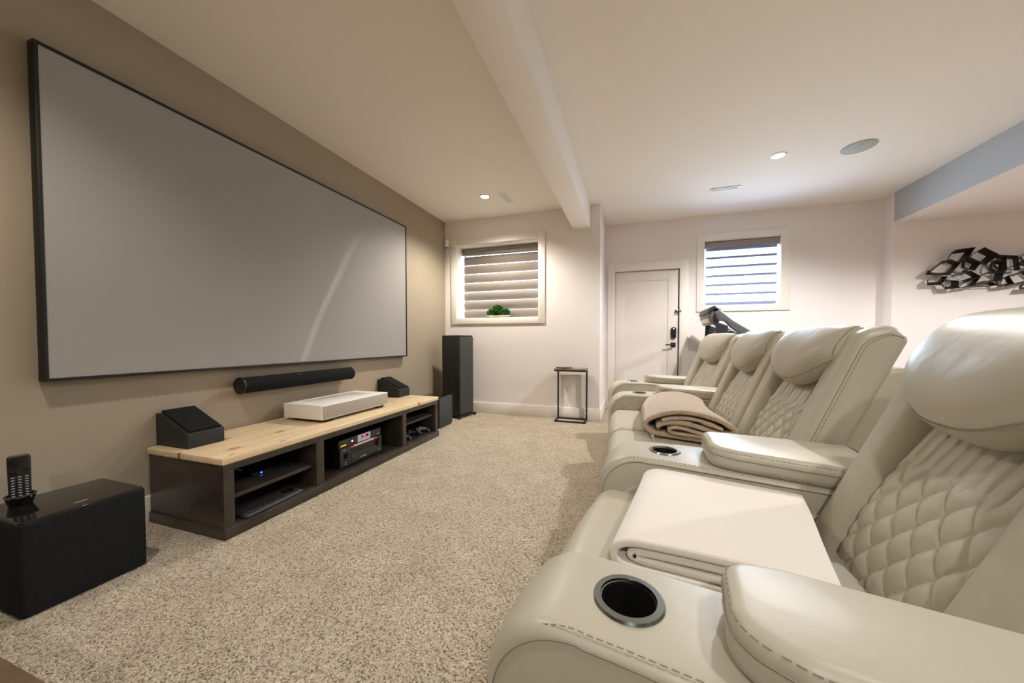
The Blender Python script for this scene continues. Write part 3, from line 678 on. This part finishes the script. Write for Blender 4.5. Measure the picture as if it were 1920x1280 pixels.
def armrest(t, cup, rot, w0, w1, slot=False, f0=.012):
    """console arm in its own frame: x back from the front face, y across, cup at x = .25"""
    c, s = math.cos(rot), math.sin(rot)
    org = Vector((cup[0] - .25 * c, cup[1] - .25 * s, 0)); inv = Matrix.Rotation(-t.rotation_euler.z, 4, 'Z') @ Matrix.Translation(-Vector(t.location))
    lo = inv @ org
    L = .93
    def wid(x): return w0 + (w1 - w0) * max(0, min(1, x / L))
    def zt(x): return .600 - .022 * max(0, x - .25) / .6
    def to(a, b, y): return (a, y * wid(a), b)
    pr = densify(fillet([(f0 + .01, .03, .02), (L, .03, .02), (L, .575, .02), (.30, .5985, .0), (f0, .602, .155)], 12), .02)
    pr = [(a, b) for a, b in pr]
    arm = MB().rprism(pr, -.5, .5, .10, lambda a, b, y: (a, y * wid(a), b), 6, mid=3)
    # rims: scale insets so the rounding stays near 25 mm
    arm = MB().rprism(pr, -.5 * w0, .5 * w0, .022, lambda a, b, y: (a, y * wid(a) / w0, b), 6, mid=5, crown=.004).build('armrest', 'leather', t)
    arm.location = lo; arm.rotation_euler = (0, 0, rot - t.rotation_euler.z)
    # real hole for the cup
    cut = MB().lathe([(0, .505), (.0425, .505), (.0435, .66), (0, .66)], (.25, 0, 0), 48).build('cutter', 'cup')
    cut.parent = t; cut.location = lo; cut.rotation_euler = arm.rotation_euler
    bpy.context.view_layer.update()
    md = arm.modifiers.new('hole', 'BOOLEAN'); md.object = cut; md.operation = 'DIFFERENCE'; md.solver = 'EXACT'
    dg = bpy.context.evaluated_depsgraph_get(); me = bpy.data.meshes.new_from_object(arm.evaluated_get(dg)); arm.modifiers.clear(); arm.data = me; bpy.data.objects.remove(cut)
    ch = MB().lathe([(.0435, -.085), (.043, .001), (.0445, .006), (.0545, .0055), (.057, .002), (.0565, -.002), (.052, -.003), (.0445, -.003), (.0445, -.085)], (.25, 0, .601), 64, closed=True, mi=0)
    ch.lathe([(0, -.088), (.0445, -.088), (.0445, -.083), (0, -.083)], (.25, 0, .601), 48, mi=1)
    ch.lathe([(.0427, -.084), (.0422, -.001), (.0428, -.001), (.0433, -.084)], (.25, 0, .601), 64, closed=True, mi=1)
    ch.build('cup_holder', ['chrome', 'cup'], arm, ang=30)
    # pad
    px0, px1 = .385, .88; a0, a1 = wid(px0) * .5 - .012, wid(px1) * .5 - .004
    pr2 = densify(fillet([(px0, -a0 + .02, .06), (px0, a0 - .02, .06), (px0 + .08, a0 + .004, .05), (px1, a1, .02), (px1, -a1, .02), (px0 + .08, -a0 - .004, .05)], 8), .02)
    def padz(a, b, z): return (a, b, z - .022 * (a - px0) / .5 + .010 * (1 - (b / (wid(a) * .5)) ** 2) * (1 if z > .63 else 0))
    pad = MB().rprism(pr2, .596, .664, .022, padz, 6, mid=2).build('arm_pad', 'leather', arm)
    # stitching: along the upper edge of both flanks, and round the pad
    st = MB()
    top = [(a, b) for a, b in pr if not (b < .06 or a > L - .03)]
    top.sort(key=lambda p: -p[0]); 
    edge = [p for p in pr if p[1] > .2 or p[0] < .2]; 
    for sg in (-1,):
        path = []
        for i in range(60):
            f = i / 59
            if f < .62: x = .86 - (.86 - f0 - .16) * f / .62; z = zt(x)
            else:
                q = (f - .62) / .38 * R(88); x = f0 + .16 - .155 * math.sin(q) + .002; z = .447 + .155 * math.cos(q)
            path.append(Vector((x, sg * (wid(x) * .5 - .006), z)))
        nq = [0 if i / 59 < .62 else (i / 59 - .62) / .38 * R(88) for i in range(60)]
        hi = [Vector((p.x - .003 * math.sin(q_), p.y - sg * .004, p.z + .003 * math.cos(q_))) for p, q_ in zip(path, nq)]
        lo_ = [Vector((p.x + .012 * math.sin(q_), p.y + sg * .0062, p.z - .012 * math.cos(q_))) for p, q_ in zip(path, nq)]
        st.tube(lo_, .0018, 5, mi=0); st.dashes(hi, .009, .005, .0010, mi=1)
    N = len(pr2)
    ring = [Vector(padz(a, b, .654)) for a, b in pr2]
    cen = Vector((.63, 0, .65))
    def out(p, d):
        q = Vector((p.x - cen.x, p.y * 2.5, 0)).normalized(); return p + q * d
    ring = [out(p, -.004) for p in ring]
    st.tube([p + Vector((0, 0, -.016)) for p in [out(q, .0045) for q in ring]], .0016, 5, closed=True, mi=0)
    ring2 = [p + Vector((0, 0, .002)) for p in ring] + [ring[0] + Vector((0, 0, .002))]
    st.dashes(ring2, .009, .005, .0010, mi=1)
    st.build('stitching', ['seam', 'stitch'], arm)
    # raised side panels that echo the arm's outline
    ins = densify(fillet([(f0 + .07, .05, .02), (L - .02, .05, .02), (L - .02, .50, .02), (f0 + .065, .52, .125)], 10), .03)
    for sg in (-1, 1):
        MB().rprism(ins, 0, .016, .010, lambda a, b, y: (a, sg * (wid(a) * .5 - .006 + y), b), 4).build('side_panel', 'leather', arm)
    if slot:
        MB().box(.30, .42, -wid(.3) * .5 - .016, -wid(.3) * .5 - .008, .455, .485, .004).build('control_panel', 'black', arm)
    return arm

G = 'theatre recliner row'
specs = [('cream leather recliner nearest the camera, white blanket on its seat', (2.41, 1.03), -8, .305),
         ('cream leather recliner of the middle pair nearer the camera, behind the white blanket seat', (2.485, 1.875), 2.5, .315),
         ('cream leather recliner of the middle pair farther from the camera, beyond the brown blanket', (2.457, 2.51), 2.5, .315),
         ('cream leather recliner at the far end of the row beside the door', (2.473, 3.362), 14, .305)]
RC = []
for i, (lb, (x, y), rz, hw) in enumerate(specs):
    t = thing('theatre_recliner', lb, 'recliner', (x, y, 0), R(rz), G)
    if i in (0, 1): build_recliner(t, hw, .026 if i == 0 else 0)
    else:
        src = RC[0] if i == 3 else RC[1]
        for ch in list(src.children):
            if ch.name.startswith('armrest'): continue
            c_ = ch.copy(); COL.objects.link(c_); c_.parent = t
            for g in list(ch.children):
                d_ = g.copy(); COL.objects.link(d_); d_.parent = c_
    RC.append(t)
armrest(RC[0], (2.605, .588), R(-8), .215, .225, f0=.035)
armrest(RC[1], (2.729, 1.435), R(-3), .225, .37)
armrest(RC[2], (2.667, 2.965), R(8), .215, .31)
armrest(RC[3], (2.616, 3.81), R(14), .215, .225, slot=True)

# ------------------------------------------------------------------ blankets
def sheet(mb, line, th, c0, c1, to, r=.006, mi=0, mid=8, crown=0):
    P = [Vector(p) for p in line]; up = []; dn = []
    for i, p in enumerate(P):
        a = P[max(i - 1, 0)]; b_ = P[min(i + 1, len(P) - 1)]; tt = (b_ - a).normalized(); n = Vector((-tt.y, tt.x))
        up.append(tuple(p + n * th / 2)); dn.append(tuple(p - n * th / 2))
    mb.rprism(up + dn[::-1], c0, c1, r, to, 4, mid=mid, mi=mi, crown=crown)
t = thing('throw_blanket', 'folded cream white blanket on the nearest recliner seat', 'blanket', (2.41, 1.03, .006), R(-8))
def wb(a, b, y):
    f = (y + .25) / .56; sk = .02 * f + .012 * math.sin(9 * a + 2 * f)
    return (a + sk + .008 * math.sin(6 * y), y * (1 - .28 * max(0, a - .25) * (1 if y > 0 else .1)), b + .004 * math.sin(8 * y + 5 * a) - .006 * (f - .5))
th = .019
m = MB()
sheet(m, spline([(.60, .568), (.45, .572), (.30, .572), (.225, .569), (.192, .555), (.185, .538), (.192, .522), (.225, .511), (.32, .510), (.46, .507), (.62, .503)], 6), th, -.200, .300, wb)
m.build('outer_layer', 'whiteb', t)
m = MB(); sheet(m, spline([(.59, .548), (.45, .551), (.31, .551), (.245, .549), (.222, .541), (.245, .532), (.32, .530), (.46, .528), (.61, .524)], 6), th * .9, -.196, .297, wb)
m.build('inner_fold', 'whiteb', t)
t = thing('throw_blanket', 'rumpled folded tan brown blanket across the middle recliner pair', 'blanket', (2.66, 0, .497))
def bb(a, b, y):
    f = (y - 1.98) / .86
    return (a * (1 - .12 * f) + .05 * f + .012 * math.sin(7 * y), y + .10 * (a - .2) * (1 - f) * -.9 + .012 * math.sin(11 * a), b * (1 - .10 * f + .03 * math.sin(9 * y)) + .006 * math.sin(6 * y + 8 * a) * (1 if b > .1 else 0))
m = MB()
sheet(m, spline([(.46, .016), (.30, .016), (.15, .020), (.05, .032), (.008, .062), (.015, .095), (.07, .128), (.16, .148), (.25, .146), (.34, .128), (.405, .100), (.425, .078), (.405, .060), (.35, .062), (.27, .082), (.19, .094), (.12, .090), (.075, .072), (.085, .055)], 6), .025, 1.98, 2.84, bb, .011)
m.build('outer_layer', 'brownb', t)
m = MB(); sheet(m, spline([(.44, .038), (.36, .042), (.27, .052), (.20, .068), (.15, .070), (.125, .056), (.145, .042), (.20, .038), (.30, .036), (.43, .034)], 6), .015, 1.965, 2.80, bb, .006)
m.build('inner_fold', 'brownb', t)
m = MB(); sheet(m, spline([(.37, .085), (.30, .104), (.22, .118), (.14, .114), (.09, .102)], 6), .015, 1.975, 2.80, bb, .006)
m.build('inner_fold', 'brownb', t)

# ------------------------------------------------------------------ treadmill behind the row
t = thing('treadmill', 'grey treadmill console rising behind the far recliner below bright window', 'treadmill', (3.40, 4.46, 0))
def zz(prof): return fillet(prof, 4)
con_ = MB().rprism(zz([(.045, 1.30, .03), (.06, 1.375, .02), (.15, 1.36, .01), (.19, 1.30, .01), (.15, 1.235, .02), (.09, 1.20, .02)]), .05, .62, .012, XZ).build('console', 'tread', t)
MB().rprism(zz([(.030, 1.335, .03), (.052, 1.398, .025), (.105, 1.425, .02), (.165, 1.372, .005), (.150, 1.358, .005), (.10, 1.385, .01), (.06, 1.335, .01)]), .035, .63, .010, XZ).build('hood', 'treadd', con_)
MB().rprism(zz([(.088, 1.424, .006), (.108, 1.432, .004), (.185, 1.368, .004), (.168, 1.358, .004)]), .03, .635, .003, XZ).build('silver_edge', 'silver', con_)
MB().box(.05, .13, .12, .55, 1.23, 1.30, .02).build('speaker_panel', 'dish', con_)
MB().rprism(zz([(.125, 1.395, .004), (.185, 1.345, .004), (.192, 1.354, .004), (.132, 1.404, .004)]), .10, .56, .002, XZ).build('display', 'gloss', con_)
for y in (.012, .615):
    hr = MB().rprism(zz([(.10, 1.345, .01), (.145, 1.372, .01), (.285, 1.245, .04), (.445, 1.14, .01), (.56, 1.09, .02), (.55, 1.02, .02), (.38, 1.075, .02), (.27, 1.165, .03), (.20, 1.245, .02), (.13, 1.255, .02)]), y, y + .05, .010, XZ).build('handrail', 'tread', t)
    MB().tube([(.15, y + .025, 1.371), (.287, y + .025, 1.249), (.44, y + .025, 1.146)], .009, 8).build('grip_strip', 'silver', hr)
    MB().rprism(zz([(.12, 1.24, .02), (.24, 1.19, .02), (.19, .16, .02), (.07, .16, .02)]), y + .005, y + .045, .01, XZ).build('upright', 'treadd', t)
MB().rprism(zz([(-.10, .02, .03), (.35, .02, .02), (.35, .19, .04), (-.02, .26, .08), (-.10, .18, .05)]), .04, .64, .03, XZ).build('motor_hood', 'treadd', t)
MB().box(.30, 1.75, .02, .66, .04, .15, .02).build('deck', 'treadd', t); MB().box(.33, 1.72, .10, .58, .15, .156).build('belt', 'black', t)
MB().box(.17, .30, .05, .63, 1.10, 1.135, .01).box(.20, .27, .15, .5, 1.13, 1.155, .01).build('cross_bar', 'treadd', t)
for x in (.05, 1.6):
    for y in (.06, .62): MB().lathe([(0, 0), (.025, 0), (.025, .05), (0, .05)], (x, y, 0), 12).build('foot', 'black', t)

# ------------------------------------------------------------------ wall sculpture of folded metal loops
t = thing('wall_sculpture', 'dark bronze wall sculpture of interlocking angular loops in the alcove', 'wall art', (5.70, Y3, 1.50))
CAMP = Vector((2.6074, 0, 1.0253))
def loop(pts, y, dep, skew=(0, 0), sc=.82):
    """closed angular band: front edge pts (x,z) at distance y before the wall, rear edge dep behind it, drawn in and shifted"""
    n = len(pts); cx = sum(p[0] for p in pts) / n; cz = sum(p[1] for p in pts) / n; m = MB(); vs = []; th = .0035
    for k, (yy, s_, sh) in enumerate(((-y, 1.0, (0, 0)), (-y + dep, sc, skew))):
        for g in (0, 1):
            for (x, z) in pts:
                L = math.hypot(x - cx, z - cz); f = s_ * (1 - g * th / L); vs.append((cx + (x - cx) * f + sh[0], yy, cz + (z - cz) * f + sh[1]))
    fs = []
    for i in range(n):
        j = (i + 1) % n
        fs += [(i, j, 2 * n + j, 2 * n + i), (n + j, n + i, 3 * n + i, 3 * n + j), (j, i, n + i, n + j), (2 * n + i, 2 * n + j, 3 * n + j, 3 * n + i)]
    m.add(vs, fs).build('metal_loop', 'art', t, ang=20)
def px(pts):
    """crop pixels of the sculpture -> metres in its own x-z frame"""
    return [((a - 200) / 1720 * .82 + .012, (655 - b) / 470 * .276 + .262) for a, b in pts]
L_ = [([(205, 655), (500, 415), (660, 392), (835, 470), (650, 690), (430, 690)], .11, .09, (.03, .01), .62),
      ([(625, 390), (690, 250), (760, 215), (1092, 188), (975, 385), (860, 470)], .10, .09, (.0, -.012), .68),
      ([(975, 375), (1030, 300), (1210, 205), (1450, 350), (1235, 540), (1150, 470)], .12, .09, (-.005, .0), .66),
      ([(1450, 350), (1605, 390), (1620, 650), (1500, 640), (1370, 450)], .10, .08, (.012, .0), .72),
      ([(1460, 345), (1810, 385), (1840, 640), (1620, 650)], .09, .07, (.01, -.01), .80),
      ([(265, 860), (260, 770), (370, 700), (600, 705), (640, 700), (515, 860)], .10, .08, (.02, .02), .66),
      ([(470, 760), (800, 800), (800, 940), (560, 950)], .12, .08, (.0, .015), .62),
      ([(640, 700), (990, 620), (1180, 740), (900, 840)], .12, .08, (.008, .004), .62),
      ([(890, 340), (970, 400), (1150, 490), (1045, 630), (870, 565)], .13, .08, (-.006, -.006), .68),
      ([(800, 940), (950, 770), (1180, 750), (1060, 905), (870, 930)], .11, .08, (.012, .0), .66),
      ([(1060, 900), (1200, 690), (1325, 650), (1560, 650), (1530, 830), (1270, 840)], .11, .08, (.006, .004), .70),
      ([(1320, 600), (1360, 455), (1555, 485), (1540, 640), (1480, 700)], .13, .07, (-.005, -.008), .74),
      ([(1430, 840), (1620, 740), (1715, 890), (1480, 940)], .12, .07, (.006, .006), .74),
      ([(1620, 740), (1960, 640), (2140, 820), (1800, 905), (1590, 935)], .10, .08, (.01, .0), .70),
      ([(1810, 400), (1990, 280), (2260, 330), (2240, 560), (1960, 640)], .11, .09, (.0, .0), .66),
      ([(1700, 525), (1930, 455), (2260, 560), (2140, 640)], .14, .07, (.0, -.012), .74),
      ([(1800, 1000), (1900, 850), (2240, 830), (2160, 980)], .12, .08, (.0, .01), .66),
      ([(1100, 910), (1270, 840), (1430, 840), (1500, 900)], .08, .06, (.0, -.01), .8)]
for a in L_: loop(px(a[0]), a[1], a[2] * .78, *a[3:])
MB().box(.10, .12, -.03, 0, .30, .32).box(.40, .42, -.04, 0, .28, .30).box(.70, .72, -.04, 0, .26, .28).build('wall_mount', 'art', t)

# ------------------------------------------------------------------ brown table corner close to the camera
t = thing('coffee_table', 'low brown wooden table whose corner shows at the lower left', 'table', (.35, -.55, 0))
MB().box(0, 1.16, 0, .925, .262, .305, .006).build('table_top', 'tbl', t)
for x in (.05, 1.05):
    for y in (.05, .82): MB().box(x, x + .05, y, y + .05, 0, .265, .004).build('leg', 'tbl', t)
MB().box(.08, 1.07, .08, .84, .06, .085, .004).build('shelf', 'tbl', t)

# ------------------------------------------------------------------ daylight
w = bpy.data.worlds.new('daylight'); scene.world = w; w.use_nodes = True
bg = w.node_tree.nodes['Background']; bg.inputs['Color'].default_value = (.62, .80, 1.0, 1); bg.inputs['Strength'].default_value = 19.0
def portal(x0, x1, z0, z1, y):
    ld = bpy.data.lights.new('portal', 'AREA'); ld.shape = 'RECTANGLE'; ld.size = x1 - x0; ld.size_y = z1 - z0; ld.cycles.is_portal = True
    o = bpy.data.objects.new('portal', ld); COL.objects.link(o); o.location = ((x0 + x1) / 2, y, (z0 + z1) / 2); o.rotation_euler = (R(-90), 0, 0)
portal(W1[0], W1[1], W1[2], W1[3], YB + .29); portal(W2[0], W2[1], W2[2], W2[3], Y2 + .195)

scene.view_settings.view_transform = 'Standard'; scene.view_settings.look = 'None'; scene.view_settings.gamma = 1.0
scene.view_settings.exposure = 0.85; scene.view_settings.use_curve_mapping = False
cy = scene.cycles; cy.use_denoising = True
try: cy.denoiser = 'OPENIMAGEDENOISE'
except Exception: pass
cy.max_bounces = 10; cy.diffuse_bounces = 6; cy.glossy_bounces = 4; cy.sample_clamp_indirect = 6; cy.caustics_reflective = False; cy.caustics_refractive = False
